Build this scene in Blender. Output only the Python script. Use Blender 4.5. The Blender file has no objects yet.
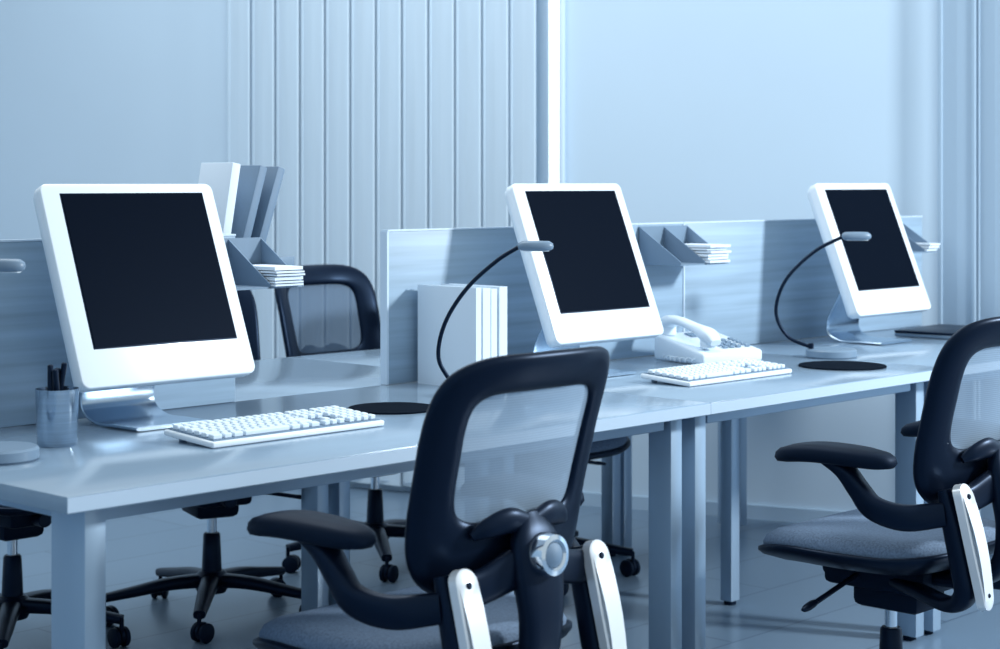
import bpy, bmesh, math, random
from mathutils import Vector, Matrix
random.seed(4)
S=bpy.context.scene
C=S.collection
try:
    S.view_settings.view_transform='Standard'
    S.view_settings.look='None'
except Exception: pass

# ---------------------------------------------------------------- materials
def mat(name,col,rough=0.5,metal=0.0,noise=0.0,nscale=(4,4,4),spec=0.5,coat=0.0,bump=0.0,emit=None,tint=None):
    m=bpy.data.materials.new(name); m.use_nodes=True
    nt=m.node_tree; b=nt.nodes['Principled BSDF']
    b.inputs['Base Color'].default_value=(*col,1)
    b.inputs['Roughness'].default_value=rough
    b.inputs['Metallic'].default_value=metal
    b.inputs['Specular IOR Level'].default_value=spec
    b.inputs['Coat Weight'].default_value=coat
    if tint:
        try: b.inputs['Specular Tint'].default_value=(*tint,1)
        except Exception: pass
    if emit:
        b.inputs['Emission Color'].default_value=(*emit[0],1); b.inputs['Emission Strength'].default_value=emit[1]
    if noise>0 or bump>0:
        tc=nt.nodes.new('ShaderNodeTexCoord'); mp=nt.nodes.new('ShaderNodeMapping')
        mp.inputs['Scale'].default_value=nscale
        n=nt.nodes.new('ShaderNodeTexNoise'); n.inputs['Scale'].default_value=1.0; n.inputs['Detail'].default_value=6
        nt.links.new(tc.outputs['Object'],mp.inputs['Vector']); nt.links.new(mp.outputs['Vector'],n.inputs['Vector'])
        if noise>0:
            r=nt.nodes.new('ShaderNodeValToRGB')
            r.color_ramp.elements[0].position=0.3; r.color_ramp.elements[1].position=0.7
            r.color_ramp.elements[0].color=(*[c*(1-noise) for c in col],1)
            r.color_ramp.elements[1].color=(*[min(1,c*(1+noise)) for c in col],1)
            nt.links.new(n.outputs['Fac'],r.inputs['Fac']); nt.links.new(r.outputs['Color'],b.inputs['Base Color'])
        if bump>0:
            bp=nt.nodes.new('ShaderNodeBump'); bp.inputs['Strength'].default_value=bump; bp.inputs['Distance'].default_value=0.002
            nt.links.new(n.outputs['Fac'],bp.inputs['Height']); nt.links.new(bp.outputs['Normal'],b.inputs['Normal'])
    return m

BT=(0.35,0.58,1.0)
M_wall=mat('wall_paint',(0.545,0.68,0.80),0.9,noise=0.02,nscale=(1,1,1))
M_blind=mat('blind_fabric',(0.61,0.74,0.85),0.75,noise=0.03,nscale=(30,30,2))
M_frame=mat('window_frame_paint',(0.40,0.535,0.67),0.5)
M_wood=mat('pale_wood_veneer',(0.305,0.425,0.545),0.45,noise=0.17,nscale=(1.5,20,38))
M_edge=mat('panel_edge',(0.60,0.72,0.84),0.4)
M_desk=mat('desk_laminate',(0.25,0.35,0.46),0.17,noise=0.04,nscale=(2,12,12),spec=0.7)
M_deskedge=mat('desk_edge_highlight',(0.48,0.60,0.73),0.3)  # desk edge highlight put into a lighter base colour
M_leg=mat('leg_steel',(0.35,0.475,0.61),0.33,metal=0.4)
M_white=mat('white_plastic',(0.80,0.88,0.95),0.28,coat=0.2)
M_white2=mat('white_plastic_key',(0.72,0.82,0.91),0.4)
M_grey=mat('grey_plastic',(0.17,0.25,0.345),0.4)
M_alu=mat('aluminium',(0.50,0.61,0.72),0.25,metal=1.0)
M_steel=mat('brushed_steel',(0.44,0.53,0.63),0.18,metal=1.0,noise=0.12,nscale=(8,8,260))
M_chrome=mat('chrome',(0.70,0.79,0.88),0.12,metal=1.0)
M_screen=mat('dark_screen',(0.0015,0.0035,0.009),0.4,spec=0.03,tint=BT)
M_black=mat('black_plastic',(0.0022,0.0055,0.015),0.36,spec=0.30,tint=BT)
M_black2=mat('black_matte',(0.0035,0.008,0.019),0.55,spec=0.22,tint=BT)
M_fabric=mat('seat_fabric',(0.13,0.195,0.295),0.85,noise=0.25,nscale=(220,220,220),bump=0.4)
M_paper=mat('paper',(0.74,0.83,0.92),0.8)
M_binder=mat('binder_card',(0.15,0.23,0.33),0.6)
M_plate=mat('polished_bracket_metal',(0.86,0.91,0.96),0.25,metal=0.3)
M_rubber=mat('mouse_mat_rubber',(0.003,0.006,0.012),0.9,spec=0.05,tint=BT)

def meshmat(name,col,lo,hi):
    m=bpy.data.materials.new(name); m.use_nodes=True
    nt=m.node_tree; b=nt.nodes['Principled BSDF']; out=nt.nodes['Material Output']
    b.inputs['Base Color'].default_value=(*col,1); b.inputs['Roughness'].default_value=0.7; b.inputs['Specular IOR Level'].default_value=0.2
    tr=nt.nodes.new('ShaderNodeBsdfTransparent'); mx=nt.nodes.new('ShaderNodeMixShader')
    tc=nt.nodes.new('ShaderNodeTexCoord'); w=nt.nodes.new('ShaderNodeTexWave'); w.wave_type='BANDS'; w.bands_direction='Z'
    w.inputs['Scale'].default_value=70
    mr=nt.nodes.new('ShaderNodeMapRange'); mr.inputs['To Min'].default_value=lo; mr.inputs['To Max'].default_value=hi
    nt.links.new(tc.outputs['Object'],w.inputs['Vector']); nt.links.new(w.outputs['Fac'],mr.inputs['Value'])
    nt.links.new(mr.outputs['Result'],mx.inputs['Fac'])
    nt.links.new(tr.outputs[0],mx.inputs[1]); nt.links.new(b.outputs[0],mx.inputs[2]); nt.links.new(mx.outputs[0],out.inputs[0])
    return m
M_net=meshmat('chair_mesh_net',(0.29,0.39,0.51),0.64,0.80)
M_net2=meshmat('chair_mesh_net_dense',(0.085,0.135,0.21),0.76,0.90)

def floormat():
    m=bpy.data.materials.new('floor_tiles'); m.use_nodes=True
    nt=m.node_tree; b=nt.nodes['Principled BSDF']
    tc=nt.nodes.new('ShaderNodeTexCoord'); br=nt.nodes.new('ShaderNodeTexBrick')
    br.offset=0.5
    br.inputs['Scale'].default_value=1.0; br.inputs['Brick Width'].default_value=1.2; br.inputs['Row Height'].default_value=0.3
    br.inputs['Mortar Size'].default_value=0.004
    br.inputs['Color1'].default_value=(0.135,0.205,0.29,1); br.inputs['Color2'].default_value=(0.155,0.23,0.32,1); br.inputs['Mortar'].default_value=(0.08,0.125,0.19,1)
    nt.links.new(tc.outputs['Object'],br.inputs['Vector']); nt.links.new(br.outputs['Color'],b.inputs['Base Color'])
    b.inputs['Roughness'].default_value=0.28
    return m
M_floor=floormat()

# ---------------------------------------------------------------- helpers
def link(o,parent=None):
    C.objects.link(o)
    if parent: o.parent=parent
    return o
def empty(name,loc=(0,0,0),rz=0):
    e=bpy.data.objects.new(name,None); e.empty_display_size=0.1; e.location=loc; e.rotation_euler=(0,0,rz); C.objects.link(e); return e
def from_bm(name,bm,m,parent=None,loc=(0,0,0),rot=(0,0,0),smooth=False):
    bmesh.ops.recalc_face_normals(bm,faces=bm.faces)
    me=bpy.data.meshes.new(name); bm.to_mesh(me); bm.free()
    for mm in (m if isinstance(m,(list,tuple)) else [m]): me.materials.append(mm)
    if smooth:
        for p in me.polygons: p.use_smooth=True
        if smooth!='all':
            try: me.set_sharp_from_angle(angle=math.radians(40))
            except Exception: pass
    o=bpy.data.objects.new(name,me); o.location=loc; o.rotation_euler=rot
    return link(o,parent)
def add_box(bm,size,loc,bevel=0,seg=2,rot=None):
    r=bmesh.ops.create_cube(bm,size=1.0); vs=r['verts']
    bmesh.ops.scale(bm,vec=size,verts=vs)
    if bevel>0:
        es=list({e for v in vs for e in v.link_edges})
        rr=bmesh.ops.bevel(bm,geom=es,offset=bevel,segments=seg,affect='EDGES',profile=0.5)
        vs=list({v for f in rr['faces'] for v in f.verts}|{v for v in vs if v.is_valid})
    if rot is not None: bmesh.ops.rotate(bm,cent=(0,0,0),matrix=rot,verts=vs)
    bmesh.ops.translate(bm,vec=loc,verts=vs)
    return vs
def box(name,size,loc,m,parent=None,bevel=0.0,seg=2,rot=(0,0,0)):
    bm=bmesh.new(); add_box(bm,size,(0,0,0),bevel,seg)
    return from_bm(name,bm,m,parent,loc,rot,smooth=bevel>0)
def lathe(name,prof,m,parent=None,loc=(0,0,0),rot=(0,0,0),n=40):
    bm=bmesh.new(); rings=[]
    for r,z in prof:
        if r<1e-6: rings.append([bm.verts.new((0,0,z))])
        else: rings.append([bm.verts.new((r*math.cos(2*math.pi*i/n),r*math.sin(2*math.pi*i/n),z)) for i in range(n)])
    for a,b in zip(rings,rings[1:]):
        for i in range(n):
            j=(i+1)%n
            if len(a)==1 and len(b)==1: continue
            if len(a)==1: bm.faces.new((a[0],b[i],b[j]))
            elif len(b)==1: bm.faces.new((a[i],a[j],b[0]))
            else: bm.faces.new((a[i],a[j],b[j],b[i]))
    return from_bm(name,bm,m,parent,loc,rot,smooth=True)
def cyl(name,r,h,loc,m,parent=None,rot=(0,0,0),n=32,bev=0.002):
    bev=min(bev,r*0.4,h*0.4)
    return lathe(name,[(0,-h/2),(r-bev,-h/2),(r,-h/2+bev),(r,h/2-bev),(r-bev,h/2),(0,h/2)],m,parent,loc,rot,n)
def catmull(P,k=8):
    P=[Vector(p) for p in P]; out=[]
    for i in range(len(P)-1):
        p0=P[i-1] if i>0 else P[i]*2-P[i+1]; p1=P[i]; p2=P[i+1]; p3=P[i+2] if i+2<len(P) else P[i+1]*2-P[i]
        for j in range(k):
            t=j/k
            out.append(0.5*((2*p1)+(-p0+p2)*t+(2*p0-5*p1+4*p2-p3)*t*t+(-p0+3*p1-3*p2+p3)*t**3))
    out.append(P[-1]); return out
def sweep(name,pts,wh,m,parent=None,side=(1,0,0),n=16,e=2.0,k=8,loc=(0,0,0),rot=(0,0,0)):
    bm=bmesh.new()
    Q=catmull(pts,k); W=catmull([Vector((w[0],w[1],0)) for w in wh],k) if len(wh)==len(pts) else [Vector((wh[0][0],wh[0][1],0))]*len(Q)
    rings=[]; sd=Vector(side)
    for i,p in enumerate(Q):
        t=(Q[min(i+1,len(Q)-1)]-Q[max(i-1,0)]).normalized()
        s=(sd-t*sd.dot(t)).normalized(); u=t.cross(s)
        ring=[]
        for a in range(n):
            th=2*math.pi*a/n; c=math.cos(th); q=math.sin(th)
            x=math.copysign(abs(c)**(2/e),c)*W[i].x; y=math.copysign(abs(q)**(2/e),q)*W[i].y
            ring.append(bm.verts.new(p+s*x+u*y))
        rings.append(ring)
    for a,b in zip(rings,rings[1:]):
        for i in range(n):
            j=(i+1)%n; bm.faces.new((a[i],a[j],b[j],b[i]))
    bm.faces.new(rings[0]); bm.faces.new(rings[-1])
    return from_bm(name,bm,m,parent,loc,rot,smooth=True)
def blob(name,a,b,e,prof,m,parent=None,deform=None,n=56,loc=(0,0,0),rot=(0,0,0)):
    bm=bmesh.new(); rings=[]
    for sc,z in prof:
        if sc<1e-6:
            v=Vector((0,0,z)); 
            if deform: v=deform(v)
            rings.append([bm.verts.new(v)]); continue
        ring=[]
        for i in range(n):
            th=2*math.pi*i/n; c=math.cos(th); q=math.sin(th)
            x=math.copysign(abs(c)**(2/e),c)*a; y=math.copysign(abs(q)**(2/e),q)*b
            x*=sc; y*=sc
            v=Vector((x,y,z))
            if deform: v=deform(v)
            ring.append(bm.verts.new(v))
        rings.append(ring)
    for A,B in zip(rings,rings[1:]):
        for i in range(n):
            j=(i+1)%n
            if len(A)==1: bm.faces.new((A[0],B[i],B[j]))
            elif len(B)==1: bm.faces.new((A[i],A[j],B[0]))
            else: bm.faces.new((A[i],A[j],B[j],B[i]))
    return from_bm(name,bm,m,parent,loc,rot,smooth='all')

# ---------------------------------------------------------------- room
WA=math.atan2(0.944,-0.33)
WP=Vector((5.62,3.66,0))
Wd=Vector((math.cos(WA),math.sin(WA),0)); Wn=Vector((-math.sin(WA),math.cos(WA),0))
def wp(s,off,z=0):
    p=WP+Wd*s+Wn*off; return (p.x,p.y,z)
box('floor',(10.6,11.6,0.1),(2.8,3.2,-0.05),M_floor)
box('wall_back',(10.2,0.12,2.9),wp(-0.1,-0.06,1.45),M_wall,rot=(0,0,WA))
box('wall_far',(6.4,0.12,2.9),(0.75,8.4,1.45),M_wall)
box('wall_left_light_block',(0.12,11.0,2.9),(-2.4,3.0,1.45),M_wall)  # out-of-view wall, added to block ambient light from this side
box('baseboard_back',(1.4,0.014,0.05),wp(0.33,0.007,0.025),M_frame,rot=(0,0,WA))

def blinds(s0,s1,n,ang,mm):
    e=empty('vertical_blind',wp((s0+s1)/2,0,0),WA)
    w=(s1-s0)
    box('headrail',(w+0.04,0.07,0.06),(0,0.06,2.78),M_frame,e,0.004)
    bm=bmesh.new()
    for i in range(n):
        x=-w/2+(i+0.5)*w/n
        hw=w/n*0.53
        cols=[]
        # flat vane with a stitched, folded hem along both long edges
        for t,ly in ((-1,0),(-0.93,0.003),(-0.80,0.003),(-0.77,-0.001),(0,0.001),(0.77,-0.001),(0.80,0.003),(0.93,0.003),(1,0)):
            lx=t*hw
            ca,sa=math.cos(ang),math.sin(ang)
            X=x+lx*ca-ly*sa; Y=0.055+lx*sa+ly*ca
            cols.append((bm.verts.new((X,Y,0.03)),bm.verts.new((X,Y,2.75))))
        for a,b in zip(cols,cols[1:]): bm.faces.new((a[0],b[0],b[1],a[1]))
    from_bm('slats',bm,mm,e)
    cyl('bottom_chain',0.002,w,(0,0.055,0.045),M_frame,e,rot=(0,math.pi/2,0),n=8)
M_blind_r=mat('blind_fabric_dark',(0.39,0.515,0.64),0.8)  # darker base colour for the right-hand blind
blinds(1.12,2.52,12,math.radians(-10),M_blind)
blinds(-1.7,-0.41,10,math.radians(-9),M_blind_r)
w=empty('window_1',wp(1.062,0,0),WA)
M_day=mat('daylit_glass',(0.8,0.88,0.95),0.4,emit=((0.88,0.96,1.0),2.2))
box('pane',(0.044,0.01,2.7),(0,0.006,1.42),M_day,w)
box('jamb_1',(0.018,0.03,2.8),(-0.033,0.015,1.4),M_edge,w,0.003)
box('jamb_2',(0.008,0.014,2.8),(0.026,0.007,1.4),M_edge,w,0.002)

# ---------------------------------------------------------------- desks
TOP=0.74
def desk(x0,x1,y0,y1,legs,ld=0.10):
    cx,cy=(x0+x1)/2,(y0+y1)/2
    e=empty('office_desk',(cx,cy,0))
    L=x1-x0-0.0012; D=y1-y0
    box('desktop',(L,D,0.028),(0,0,TOP-0.014),M_desk,e,0.0012)
    box('edge_highlight_strip',(L,0.0015,0.024),(0,-D/2-0.0006,TOP-0.014),M_deskedge,e)  # thin lighter strip paints the bright highlight along the desk edge
    bm=bmesh.new()
    add_box(bm,(L-0.16,0.02,0.034),(0,-D/2+0.08,TOP-0.028-0.017),0.002)
    add_box(bm,(L-0.16,0.02,0.034),(0,D/2-0.08,TOP-0.028-0.017),0.002)
    from_bm('under_frame',bm,M_leg,e)
    for i,lg in enumerate(legs):
        lx,ly=lg[0],lg[1]; dd=lg[2] if len(lg)>2 else ld
        X=lx-cx; Y=ly-cy
        bm=bmesh.new()
        add_box(bm,(0.042,dd,TOP-0.028-0.012),(X,Y,(TOP-0.028+0.012)/2),0.003)
        from_bm('leg_%d'%(i+1),bm,M_leg,e,smooth=True)
        cyl('glide_%d'%(i+1),0.018,0.012,(X,Y,0.006),M_black2,e,n=16)
    for i,X in enumerate(sorted({l[0] for l in legs})):
        ys=[l[1] for l in legs if l[0]==X]
        if len(ys)>1:
            box('end_rail_%d'%(i+1),(0.03,max(ys)-min(ys)-0.1,0.034),(X-cx,(max(ys)+min(ys))/2-cy,TOP-0.045),M_leg,e)
    return e
YF=2.478; YM=3.28; YB=4.0
fl=YF+0.112; bl=YM-0.11; f2=YF+0.095
desk(1.631,3.33,YF,YM-0.001,[(1.727,fl),(1.727,bl),(3.285,f2,.066),(3.285,bl,.05)])
desk(3.33,4.40,YF,YM-0.001,[(3.375,f2,.066),(3.375,bl,.05),(4.355,f2,.066),(4.355,bl,.04)])
desk(4.40,5.62,YF,YM-0.001,[(4.445,f2,.066),(5.55,fl),(5.55,bl)])
ob=YB-0.13; ib=YM+0.13
desk(1.631,3.37,YM+0.001,YB,[(1.727,ob),(1.727,ib),(3.33,ob-0.03,.07)])
desk(3.37,4.68,YM+0.001,YB,[(3.41,ob-0.03,.07),(4.65,ob,.05)])
desk(4.68,5.40,YM+0.001,YB,[(4.71,ob,.05),(5.33,ob)])

def panel(x0,x1):
    e=empty('desk_divider_panel',((x0+x1)/2,YM,TOP))
    box('board',(x1-x0-0.004,0.022,0.377),(0,0,0.1885+0.001),M_wood,e,0.002)
    box('edge_left',(0.006,0.024,0.377),(-(x1-x0)/2+0.001,0,0.1895),M_edge,e)
    box('edge_top',(x1-x0-0.004,0.024,0.004),(0,0,0.380),M_edge,e)
panel(1.43,2.60); panel(3.07,4.26); panel(4.262,5.62)

def shelf(x,w=0.19,npap=7):
    e=empty('paper_tray_shelf',(x,YM-0.0145,1.005))
    bm=bmesh.new(); dp=0.15; hh=0.108
    add_box(bm,(w,dp,0.004),(0,-dp/2,0.002))
    add_box(bm,(w,0.004,hh),(0,-0.002,hh/2))
    from_bm('tray',bm,M_grey,e)
    for sx in (-w/2,0,w/2):
        bm=bmesh.new(); th=0.003
        pr=((0,0),(-dp,0),(-dp,0.010),(0,hh))
        a=[bm.verts.new((sx-th/2,y,z)) for y,z in pr]
        b=[bm.verts.new((sx+th/2,y,z)) for y,z in pr]
        bm.faces.new(a); bm.faces.new(b)
        for i in range(4): bm.faces.new((a[i],a[(i+1)%4],b[(i+1)%4],b[i]))
        from_bm('gusset',bm,M_binder,e)
    bm=bmesh.new(); z=0.005
    for i in range(npap):
        t=random.uniform(0.003,0.008)
        add_box(bm,(w/2-0.014,0.14,t),(w/4+random.uniform(-.003,.003),-0.088+random.uniform(-0.012,0.006),z+t/2)); z+=t+0.0022
    from_bm('papers',bm,M_paper,e)
shelf(2.572,0.19,6); shelf(4.16,0.22,6); shelf(5.37,0.16,3)

e=empty('file_rack',(2.685,YM+0.10,1.03))
box('rack_base',(0.22,0.17,0.006),(0,0,0.003),M_grey,e,0.001)
box('rack_back',(0.22,0.006,0.035),(0,-0.082,0.0175),M_grey,e,0.001)
box('wall_hook',(0.12,0.012,0.10),(-0.15,-0.0815,0.025),M_grey,e,0.001)
for i,(xx,mm,tl,tt,dd) in enumerate([(-0.085,M_paper,10,0.024,0.12),(-0.046,M_binder,17,0.022,.15),(0.0,M_binder,19,0.022,.15)]):
    h=0.245
    a=math.radians(tl)
    box('folder_%d'%(i+1),(tt,dd,h),(xx+math.sin(a)*h/2,0.0,0.008+0.004+math.cos(a)*h/2),[mm],e,0.002,rot=(0,a,0))

# ---------------------------------------------------------------- computers
def computer(x,yb=3.02):
    e=empty('desktop_computer',(x,yb,TOP))
    tilt=math.radians(21.5)
    p=bpy.data.objects.new('display_head',None); p.empty_display_size=.05; p.location=(0,0,0.097); p.rotation_euler=(-tilt,0,0); C.objects.link(p); p.parent=e
    W,H=0.432,0.430
    def slab(name,w,h,r,ylist,m):
        bm=bmesh.new(); rings=[]
        N=8
        for y,ins in ylist:
            ring=[]; hw=w/2-ins; hh=h/2-ins; rr=max(r-ins,0.004)
            for cx,cz,a0 in ((hw-rr,hh-rr,0),(-hw+rr,hh-rr,90),(-hw+rr,-hh+rr,180),(hw-rr,-hh+rr,270)):
                for j in range(N+1):
                    a=math.radians(a0+90*j/N); ring.append(bm.verts.new((cx+rr*math.cos(a),y,h/2+cz+rr*math.sin(a))))
            rings.append(ring)
        n=len(rings[0])
        for A,B in zip(rings,rings[1:]):
            for i in range(n): bm.faces.new((A[i],A[(i+1)%n],B[(i+1)%n],B[i]))
        bm.faces.new(rings[0]); bm.faces.new(rings[-1])
        return from_bm(name,bm,m,p,smooth=True)
    slab('front_shell',W,H,0.018,[(0.0,0.003),(0.0008,0.0012),(0.003,0),(0.024,0),(0.026,0.001)],M_white)
    slab('back_shell',W-0.004,H-0.004,0.018,[(0.0262,0),(0.036,0.002),(0.046,0.012),(0.050,0.035),(0.051,0.08)],M_white2)
    box('screen_bezel',(0.358,0.004,0.331),(0.006,0.001,0.243),M_black,p,0.001)
    box('screen',(0.352,0.002,0.325),(0.006,-0.0015,0.243),M_screen,p)
    sweep('stand',[(0,0.0,0.0056),(0,0.08,0.0056),(0,0.145,0.0062),(0,0.190,0.028),(0,0.192,0.07),(0,0.160,0.13),(0,0.122,0.20)],[(0.092,0.004)],M_alu,e,side=(1,0,0),n=20,e=6,k=8)
for x,y in ((2.238,3.015),(3.597,2.985),(4.935,2.960)): computer(x,y)

# ---------------------------------------------------------------- keyboards
def keyboard(x,y,rz=0):
    e=empty('computer_keyboard',(x,y,TOP),rz)
    W,D=0.44,0.155
    ti=math.radians(4)
    h=bpy.data.objects.new('key_deck',None); h.empty_display_size=.05; h.location=(0,0,0.006); h.rotation_euler=(ti,0,0); C.objects.link(h); h.parent=e
    box('case',(W,D,0.012),(0,0,0.006),M_white,h,0.004,3)
    box('well',(W-0.014,D-0.014,0.002),(0,0,0.0125),M_binder,h)
    bm=bmesh.new()
    def key(cx,cy,w,d=0.0155):
        add_box(bm,(w,d,0.009),(cx,cy,0.018),0.0015,1)
    px=0.0193; x0=-W/2+0.018; 
    for r in range(6):
        yy=-D/2+0.022+r*0.0222
        if r==0:
            lay=[1.4,1.2,1.4,6.0,1.4,1.2,1.4]
        elif r==1: lay=[2.0]+[1]*10+[2.0]
        elif r==2: lay=[1.6]+[1]*10+[2.4]
        elif r==3: lay=[1.4]+[1]*12+[0.6]
        else: lay=[1]*14
        cx=x0-px/2
        tot=sum(lay); sc=14/tot
        for l in lay:
            w=l*px*sc; key(cx+w/2,yy,w-0.005); cx+=w
        for c in range(3):
            if r in (2,): continue
            if r==1 and c!=1: continue
            key(x0+px*(14.4+c),yy,px-0.005)
        for c in range(4): key(x0+px*(17.8+c),yy,px-0.005)
    from_bm('keys',bm,M_white2,h)
    for sx in (-0.19,0.19):
        cyl('foot',0.008,0.010,(sx,0.055,0.005),M_grey,e,n=16)
        cyl('foot',0.008,0.004,(sx,-0.055,0.002),M_grey,e,n=16)
keyboard(2.33,2.80); keyboard(3.76,2.775)

def mousemat(x,y,r):
    lathe('round_mouse_mat',[(0,0),(r-.001,0),(r,0.001),(r,0.003),(r-.001,0.004),(0,0.004)],M_rubber,None,(x,y,TOP),n=64)
mousemat(2.755,2.917,0.098); mousemat(4.23,2.705,0.118)

# ---------------------------------------------------------------- desk lamps
def lamp(x,y,pts,head_len=0.085,yaw=0):
    e=empty('desk_lamp',(x,y,TOP),math.atan2(-0.728,0.685)+yaw)
    lathe('base',[(0,0),(0.068,0),(0.072,0.004),(0.072,0.020),(0.068,0.024),(0.0,0.026)],M_grey,e,n=48)
    P=[(a,0,b) for a,b in pts]
    sweep('gooseneck',P,[(0.0052,0.0052)],M_black,e,side=(0,1,0),n=10,k=10)
    hx,hz=pts[-1]
    blob('lamp_head',head_len/2,0.021,2.6,[(0,-0.010),(0.8,-0.010),(0.97,-0.006),(1,0.0),(0.95,0.007),(0.75,0.012),(0,0.013)],M_grey,e,loc=(hx+head_len/2-0.006,0,hz))
    cyl('ferrule',0.008,0.02,(pts[0][0],0,0.030),M_black,e,n=16)
    box('led_window',(head_len*0.7,0.026,0.002),(hx+head_len/2-0.004,0,hz-0.0108),M_white,e)
lamp(1.765,2.90,[(-0.06,0.03),(-0.13,0.09),(-0.15,0.17),(-0.12,0.26),(-0.05,0.33),(-0.03,0.349)])
lamp(3.055,2.955,[(-0.055,0.03),(-0.085,0.09),(-0.07,0.17),(-0.02,0.25),(0.05,0.315),(0.105,0.350)])
lamp(4.43,2.87,[(-0.058,0.028),(-0.125,0.06),(-0.158,0.13),(-0.13,0.22),(-0.05,0.30),(0.035,0.345)])

# ---------------------------------------------------------------- pen cup
e=empty('pen_cup',(1.94,2.98,TOP))
lathe('cup',[(0,0.0),(0.035,0.0),(0.037,0.003),(0.041,0.106),(0.0415,0.108),(0.040,0.108),(0.036,0.006),(0,0.005)],M_steel,e,n=48)
for i,(a,b,c,d,l) in enumerate([(0.01,0.01,0.10,0.22,0.15),(-0.015,0.0,-0.18,0.12,0.148),(-0.005,-0.012,-0.12,-0.1,0.14),(0.0,0.015,0.05,0.25,0.14)]):
    cyl('pen_%d'%(i+1),0.0055,l,(a,b,0.006+l/2),M_black,e,rot=(c*0.6,d*0.6,0),n=12)

# ---------------------------------------------------------------- books
e=empty('row_of_books',(3.15,3.145,TOP))
x=0.0
for i,(t,h,d) in enumerate([(0.020,0.245,0.20),(0.028,0.243,0.20),(0.022,0.240,0.195),(0.030,0.244,0.2)]):
    b=empty('book_%d'%(i+1),(0,0,0)); b.parent=e; b.location=(x+t/2,0,0)
    box('pages',(t-0.005,d-0.006,h-0.006),(0,0.002,h/2),M_paper,b)
    box('cover_1',(0.002,d,h),(-t/2+0.0015,0,h/2),M_white2,b); box('cover_2',(0.002,d,h),(t/2-0.0015,0,h/2),M_white2,b)
    box('spine',(t-0.002,0.002,h),(0,-d/2,h/2),M_white2,b)
    x+=t+0.004

# ---------------------------------------------------------------- phone
e=empty('desk_telephone',(4.10,3.06,TOP),math.radians(-12))
bm=bmesh.new(); vs=add_box(bm,(0.22,0.21,0.05),(0,0,0.027),0.008,3)
for v in bm.verts:
    if v.co.z>0.02: v.co.z+= (v.co.y+0.105)*0.20-0.018
from_bm('body',bm,M_white2,e,smooth=True)
tl=math.atan(0.20)
bm=bmesh.new()
for r in range(4):
    for c in range(3): add_box(bm,(0.017,0.012,0.006),(0.0+c*0.024,-0.072+r*0.021,0.0),0.002,1)
for r in range(5): add_box(bm,(0.016,0.009,0.005),(0.083,-0.072+r*0.018,0.0),0.001,1)
from_bm('buttons',bm,M_binder,e,loc=(0,0,0.059),rot=(tl,0,0))
box('display',(0.10,0.035,0.003),(0.03,0.06,0.0695),M_binder,e,rot=(tl,0,0))
sweep('handset',[(-0.072,-0.115,0.062),(-0.072,-0.085,0.080),(-0.072,-0.03,0.098),(-0.072,0.04,0.112),(-0.072,0.085,0.106),(-0.072,0.11,0.090)],[(0.018,0.010),(0.026,0.019),(0.020,0.012),(0.020,0.012),(0.026,0.019),(0.018,0.010)],M_white2,e,side=(1,0,0),n=20,e=2.8)
for yy in (-0.082,0.085):
    cyl('cup_rest',0.022,0.03,(-0.072,yy,0.062 if yy<0 else 0.085),M_white2,e,n=24)
cp=[(-0.10+0.006*math.cos(t*1.3)-0.02*math.sin(t/40*3.14),-0.10-0.0+t*0.0045,0.012+0.006*math.sin(t*1.3)) for t in range(0,40)]
sweep('coiled_cord',cp,[(0.002,0.002)],M_white2,e,side=(0,1,0.2),n=6,k=3)

e=empty('closed_laptop',(5.33,3.0,TOP),math.radians(4))
box('base',(0.33,0.23,0.012),(0,0,0.007),M_grey,e,0.004); box('lid',(0.33,0.23,0.008),(0,0,0.0175),M_black,e,0.003)

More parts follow.
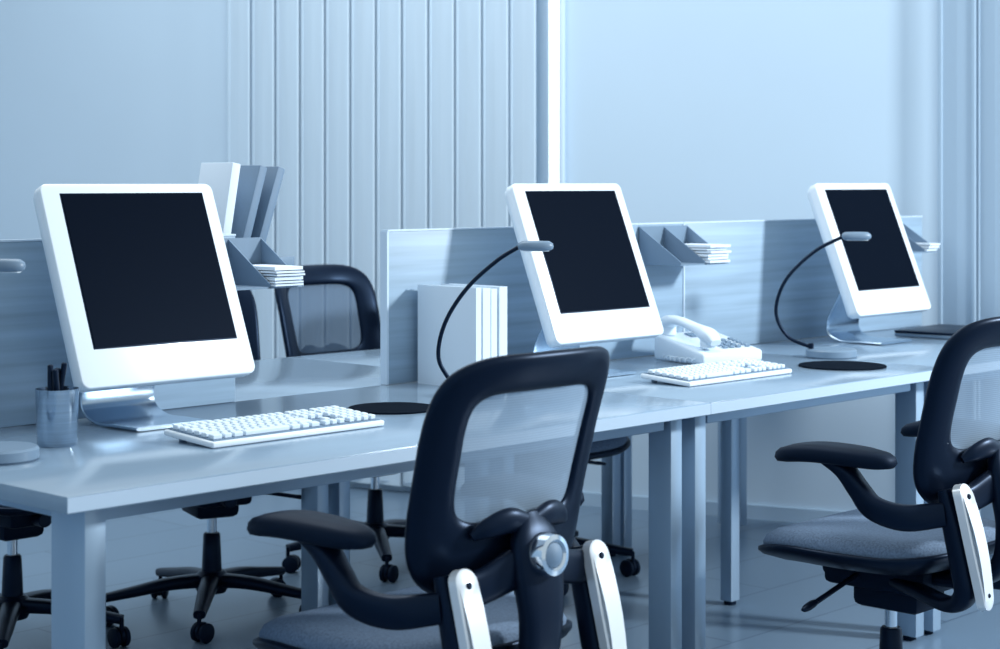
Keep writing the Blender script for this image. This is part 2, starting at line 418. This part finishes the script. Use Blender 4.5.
# ---------------------------------------------------------------- office chairs
def chair(x,y,rz=0,net=None,pady=0.0):
    net=net or M_net
    e=empty('office_chair',(x,y,0),rz)
    H=0.42
    def surf(s,t,off=0.0):
        q=t/H
        yb=-0.205-0.03*q-0.075*q*q
        yb+= 0.055*(s/0.22)**2-0.02
        return Vector((s,yb-off,0.546+t*0.985))
    N=72; K=14; bm=bmesh.new(); rings=[]
    def contour(th,a_top,a_bot,c,b,n):
        cs=math.cos(th); sn=math.sin(th)
        ty=math.copysign(abs(sn)**(2/n),sn)*b
        q=(ty+b)/(2*b); a=a_bot+(a_top-a_bot)*q
        return Vector((math.copysign(abs(cs)**(2/n),cs)*a,c+ty,0))
    for i in range(N):
        th=2*math.pi*(i+0.5)/N
        o=contour(th,0.220,0.212,0.21,0.21,5.0); q=contour(th,0.152,0.144,0.240,0.112,6)
        ring=[]
        for k in range(K):
            ph=2*math.pi*k/K
            m=0.5+0.5*math.copysign(abs(math.cos(ph))**0.8,math.cos(ph)); pt=o*m+q*(1-m)
            ring.append(bm.verts.new(surf(pt.x,pt.y,0.015*math.copysign(abs(math.sin(ph))**0.8,math.sin(ph)))))
        rings.append(ring)
    for i in range(N):
        A=rings[i];B=rings[(i+1)%N]
        for k in range(K): bm.faces.new((A[k],A[(k+1)%K],B[(k+1)%K],B[k]))
    from_bm('back_frame',bm,M_black,e,smooth='all')
    bm=bmesh.new(); rs=[]
    for r in range(1,7):
        rs.append([bm.verts.new(surf(*( (contour(2*math.pi*(i+.5)/N,0.159,0.151,0.0,0.119,6)*(r/6)).xy+Vector((0,0.240))),0.002)) for i in range(N)])
    c=bm.verts.new(surf(0,0.240,0.002))
    for i in range(N):
        bm.faces.new((c,rs[0][i],rs[0][(i+1)%N]))
        for a,b in zip(rs,rs[1:]): bm.faces.new((a[i],a[(i+1)%N],b[(i+1)%N],b[i]))
    from_bm('back_net',bm,net,e,smooth='all')
    def lp(s,t,o): 
        v=surf(s,t,o); return (v.x,v.y,v.z)
    sweep('lumbar_support',[lp(-0.115,0.108,0.018),lp(-0.09,0.122,0.026),(lp(-0.05,0.130,0.028)),lp(0,0.122,0.028),lp(0.05,0.130,0.028),lp(0.09,0.122,0.026),lp(0.115,0.108,0.018)],[(0.008,0.008),(0.018,0.010),(0.022,0.011),(0.016,0.010),(0.022,0.011),(0.018,0.010),(0.008,0.008)],M_black,e,side=(0,0,1),n=16)
    sweep('spine',[(0,-0.262,0.68),(0,-0.275,0.64),(0,-0.285,0.58),(0,-0.292,0.50),(0,-0.275,0.42),(0,-0.20,0.375),(0,-0.09,0.372)],[(0.020,0.012),(0.050,0.020),(0.054,0.022),(0.046,0.020),(0.042,0.020),(0.044,0.018),(0.05,0.016)],M_black,e,side=(1,0,0),n=20,e=3)
    sweep('cross_bar',[(-0.175,-0.252,0.565),(-0.11,-0.258,0.572),(0,-0.272,0.60),(0.11,-0.258,0.572),(0.175,-0.252,0.565)],[(0.032,0.010),(0.030,0.014),(0.036,0.016),(0.030,0.014),(0.032,0.010)],M_black,e,side=(0,0,1),n=16,e=3)
    kr=(math.radians(86),0,0)
    lathe('knob_ring',[(0.0,0.0),(0.022,0.0),(0.022,0.026),(0.026,0.030),(0.034,0.028),(0.037,0.018),(0.037,0.0)],M_chrome,e,(0.0,-0.296,0.615),kr,40)
    lathe('knob_cap',[(0.021,0.0),(0.021,0.025),(0.012,0.031),(0,0.032)],M_binder,e,(0.0,-0.297,0.615),kr,32)
    for sd,nm in ((-1,'left'),(1,'right')):
        X=0.166*sd
        a=Vector((0,-0.262,0.610)); b=Vector((0,-0.322,0.355)); dv=(b-a).normalized(); nn=Vector((0,-1,0)); nn=(nn-dv*nn.dot(dv)).normalized()
        L=(b-a).length
        bm=bmesh.new(); ra=[];rb=[]; rc=[]
        M=10; hw=0.025
        out=[]
        for j in range(M+1):
            t=math.pi*j/M; out.append((hw*math.cos(t),hw-hw*math.sin(t)))
        for j in range(M+1):
            t=math.pi*j/M; out.append((-hw*0.8*math.cos(t),L-hw*0.8+hw*0.8*math.sin(t)))
        for (u,v) in out:
            bow=0.012*math.sin(math.pi*v/L)
            base=a+dv*v+Vector((u,0,0))
            ra.append(bm.verts.new(base+nn*(bow-0.008))); rb.append(bm.verts.new(base+nn*(0.010+bow)))
            ctr=a+dv*(v*0.97+0.015*L)+Vector((u*0.88,0,0)); rc.append(bm.verts.new(ctr+nn*(0.013+bow)))
        n=len(out)
        for j in range(n):
            k=(j+1)%n; bm.faces.new((ra[j],ra[k],rb[k],rb[j])); bm.faces.new((rb[j],rb[k],rc[k],rc[j]))
        # stitch the bowed faces as quads across the width
        def cap(R):
            for j in range(n//2-1):
                q=[R[j],R[j+1],R[n-2-j],R[n-1-j]]
                if len(set(q))==4:
                    try: bm.faces.new(q)
                    except Exception: pass
        # outline order: top arc (0..M) then bottom arc; pair across the long sides
        bm.faces.new(ra[:M+1]); bm.faces.new(ra[M+1:]); bm.faces.new((ra[M],ra[M+1],ra[-1],ra[0]))
        bm.faces.new(rc[:M+1]); bm.faces.new(rc[M+1:])
        # middle strip subdivided so it follows the bow
        steps=6; top=(rc[0].co.copy(),rc[M].co.copy()); bot=(rc[-1].co.copy(),rc[M+1].co.copy())
        prev=(rc[0],rc[M])
        for s in range(1,steps+1):
            if s==steps: cur=(rc[-1],rc[M+1])
            else:
                f=s/steps; v0=hw+(L-1.8*hw)*f; ex=nn*(0.012*math.sin(math.pi*v0/L)-0.012*math.sin(math.pi*hw/L)*(1-f)-0.012*math.sin(math.pi*(L-hw*.8)/L)*f)
                cur=(bm.verts.new(top[0].lerp(bot[0],f)+ex),bm.verts.new(top[1].lerp(bot[1],f)+ex))
            bm.faces.new((prev[0],prev[1],cur[1],cur[0])); prev=cur
        from_bm('bracket_plate_'+nm,bm,M_plate,e,loc=(X,0,0),smooth=True)
        q=a+dv*0.028+nn*0.016
        cyl('bolt_'+nm,0.006,0.008,(X,q.y,q.z),M_black2,e,rot=(math.radians(76),0,0),n=16)
        q=a+dv*(L-0.03)+nn*0.015
        cyl('bolt_low_'+nm,0.005,0.008,(X,q.y,q.z),M_black2,e,rot=(math.radians(76),0,0),n=16)
        sweep('bracket_body_'+nm,[(X,-0.231,0.595),(X,-0.247,0.53),(X,-0.268,0.44),(X,-0.276,0.38),(X*0.85,-0.225,0.350),(X*0.55,-0.12,0.355),(X*0.3,-0.03,0.36)],[(0.022,0.014),(0.023,0.020),(0.023,0.022),(0.023,0.022),(0.024,0.016),(0.024,0.014),(0.022,0.012)],M_black,e,side=(1,0,0),n=16,e=3)
        PX=0.268*sd
        sweep('arm_support_'+nm,[(PX*0.99,-0.005,0.648),(PX,-0.050,0.628),(PX,-0.085,0.590),(PX*0.99,-0.120,0.555),(PX*0.88,-0.175,0.538),(PX*0.68,-0.235,0.545)],[(0.030,0.010),(0.027,0.018),(0.022,0.022),(0.020,0.026),(0.018,0.028),(0.014,0.026)],M_black,e,side=(1,0,0),n=18,e=2.8)
        def dfm(v):
            f=v.y/0.135
            z=v.z-0.016*max(0,f)**2.2-0.006*max(0,-f)**2
            return Vector((v.x*(1+0.10*f)-0.006*sd*f*f,v.y,z))
        blob('arm_pad_'+nm,0.048,0.145,2.9,[(0,-0.017),(0.80,-0.017),(0.95,-0.012),(1,-0.002),(0.98,0.009),(0.90,0.016),(0.70,0.020),(0.35,0.021),(0,0.021)],M_black2,e,deform=dfm,loc=(PX,-0.022+pady,0.660))
    def sdf(v):
        f=max(0,(v.y-0.08)/0.16); 
        z=v.z-0.030*f*f+0.05*max(0,(-v.y-0.10)/0.14)**2*0.35+0.10*(v.x)**2*4*0.12
        w=1.0-0.08*max(0,-v.y/0.235)
        return Vector((v.x*w,v.y,z))
    blob('seat_cushion',0.245,0.240,3.6,[(0,0.0),(0.94,0.0),(0.985,0.010),(0.99,0.022),(0.96,0.036),(0.88,0.045),(0.7,0.046),(0.4,0.042),(0,0.040)],M_fabric,e,deform=sdf,loc=(0,0.01,0.425))
    blob('seat_shell',0.252,0.247,3.6,[(0,-0.030),(0.55,-0.030),(0.80,-0.020),(0.96,0.0),(1.0,0.012),(1.0,0.020),(0.97,0.022),(0.5,0.010),(0,0.010)],M_black,e,deform=sdf,loc=(0,0.01,0.418))
    bm=bmesh.new(); add_box(bm,(0.16,0.26,0.06),(0,0.0,0.362),0.014,2); add_box(bm,(0.13,0.17,0.06),(0,-0.02,0.318),0.018,2)
    add_box(bm,(0.23,0.10,0.02),(0,0.08,0.388),0.006,2)
    from_bm('tilt_mechanism',bm,M_black2,e,smooth=True)
    cyl('tension_knob',0.020,0.05,(0,0.145,0.355),M_black,e,rot=(math.radians(90),0,0),n=20)
    cyl('height_lever',0.006,0.19,(-0.165,0.04,0.345),M_black,e,rot=(0,math.radians(78),0),n=12)
    blob('lever_grip',0.030,0.010,2.4,[(0,-0.006),(0.8,-0.005),(1,0),(0.8,0.005),(0,0.006)],M_black,e,loc=(-0.265,0.04,0.325),rot=(0,math.radians(-12),0))
    cyl('tilt_lever',0.006,0.15,(0.145,0.04,0.348),M_black,e,rot=(0,math.radians(-80),0),n=12)
    cyl('gas_piston',0.014,0.14,(0,0,0.27),M_chrome,e,n=20)
    lathe('gas_column',[(0,0.085),(0.030,0.085),(0.027,0.17),(0.024,0.235),(0.020,0.240),(0,0.240)],M_black,e,n=24)
    lathe('base_hub',[(0,0.070),(0.040,0.070),(0.048,0.085),(0.046,0.120),(0.034,0.132),(0,0.132)],M_black,e,n=24)
    for k in range(5):
        a=math.radians(18+72*k)-rz*0.6; d=Vector((math.cos(a),math.sin(a),0)); sdv=Vector((-d.y,d.x,0))
        sweep('base_leg_%d'%(k+1),[d*0.02+Vector((0,0,0.105)),d*0.12+Vector((0,0,0.102)),d*0.22+Vector((0,0,0.088)),d*0.305+Vector((0,0,0.076))],[(0.028,0.020),(0.025,0.018),(0.021,0.015),(0.017,0.012)],M_black,e,side=sdv,n=14,e=3)
        cpos=d*0.305
        cyl('caster_stem_%d'%(k+1),0.006,0.05,(cpos.x,cpos.y,0.055),M_black2,e,n=10)
        ca=a+0.9
        ax=Vector((math.cos(ca),math.sin(ca),0))
        for q in (-1,1):
            w=cpos+ax*0.015*q+Vector((-ax.y,ax.x,0))*0.012
            lathe('caster_wheel',[(0,-0.009),(0.020,-0.009),(0.0265,-0.005),(0.0265,0.005),(0.020,0.009),(0,0.009)],M_black2,e,(w.x,w.y,0.0266),(math.pi/2,0,ca+math.pi/2),24)
        w=cpos+Vector((-ax.y,ax.x,0))*0.012
        lathe('caster_hood',[(0,-0.005),(0.024,-0.005),(0.024,0.005),(0,0.005)],M_black,e,(w.x,w.y,0.031),(math.pi/2,0,ca+math.pi/2),20)
    return e
chair(2.275,2.338,pady=0.014)
chair(3.585,2.165)
chair(4.04,4.36,math.radians(180),M_net2)
chair(3.22,4.16,math.radians(160),M_net2)
chair(4.27,3.86,math.radians(180),M_net2)
chair(2.66,4.30,math.radians(178),M_net2)

# ---------------------------------------------------------------- lights
def area(name,loc,tgt,size,power,col=(0.90,0.965,1.0),sy=None):
    l=bpy.data.lights.new(name,'AREA'); l.energy=power; l.color=col; l.size=size
    if sy: l.shape='RECTANGLE'; l.size_y=sy
    o=bpy.data.objects.new(name,l); o.location=loc
    o.rotation_euler=(Vector(tgt)-Vector(loc)).to_track_quat('-Z','Y').to_euler(); C.objects.link(o)
area('window_light',(5.9,-1.0,2.9),(3.0,3.0,0.8),0.5,300)
area('ceiling_light',(3.0,4.2,3.6),(4.2,4.4,0.5),2.4,78)
wd=bpy.data.worlds.new('World'); S.world=wd; wd.use_nodes=True
bg=wd.node_tree.nodes['Background']; bg.inputs[0].default_value=(0.81,0.925,1.0,1); bg.inputs[1].default_value=0.69

# ---------------------------------------------------------------- camera
cd=bpy.data.cameras.new('camera'); co=bpy.data.objects.new('camera',cd); C.objects.link(co)
co.location=(0,0,1.24); co.rotation_euler=(math.pi/2,0,-math.atan2(0.728,0.685))
cd.sensor_width=36; cd.lens=65.5; cd.shift_y=-0.1425; cd.clip_end=60
cd.dof.use_dof=True; cd.dof.focus_distance=4.0; cd.dof.aperture_fstop=5.0
S.camera=co
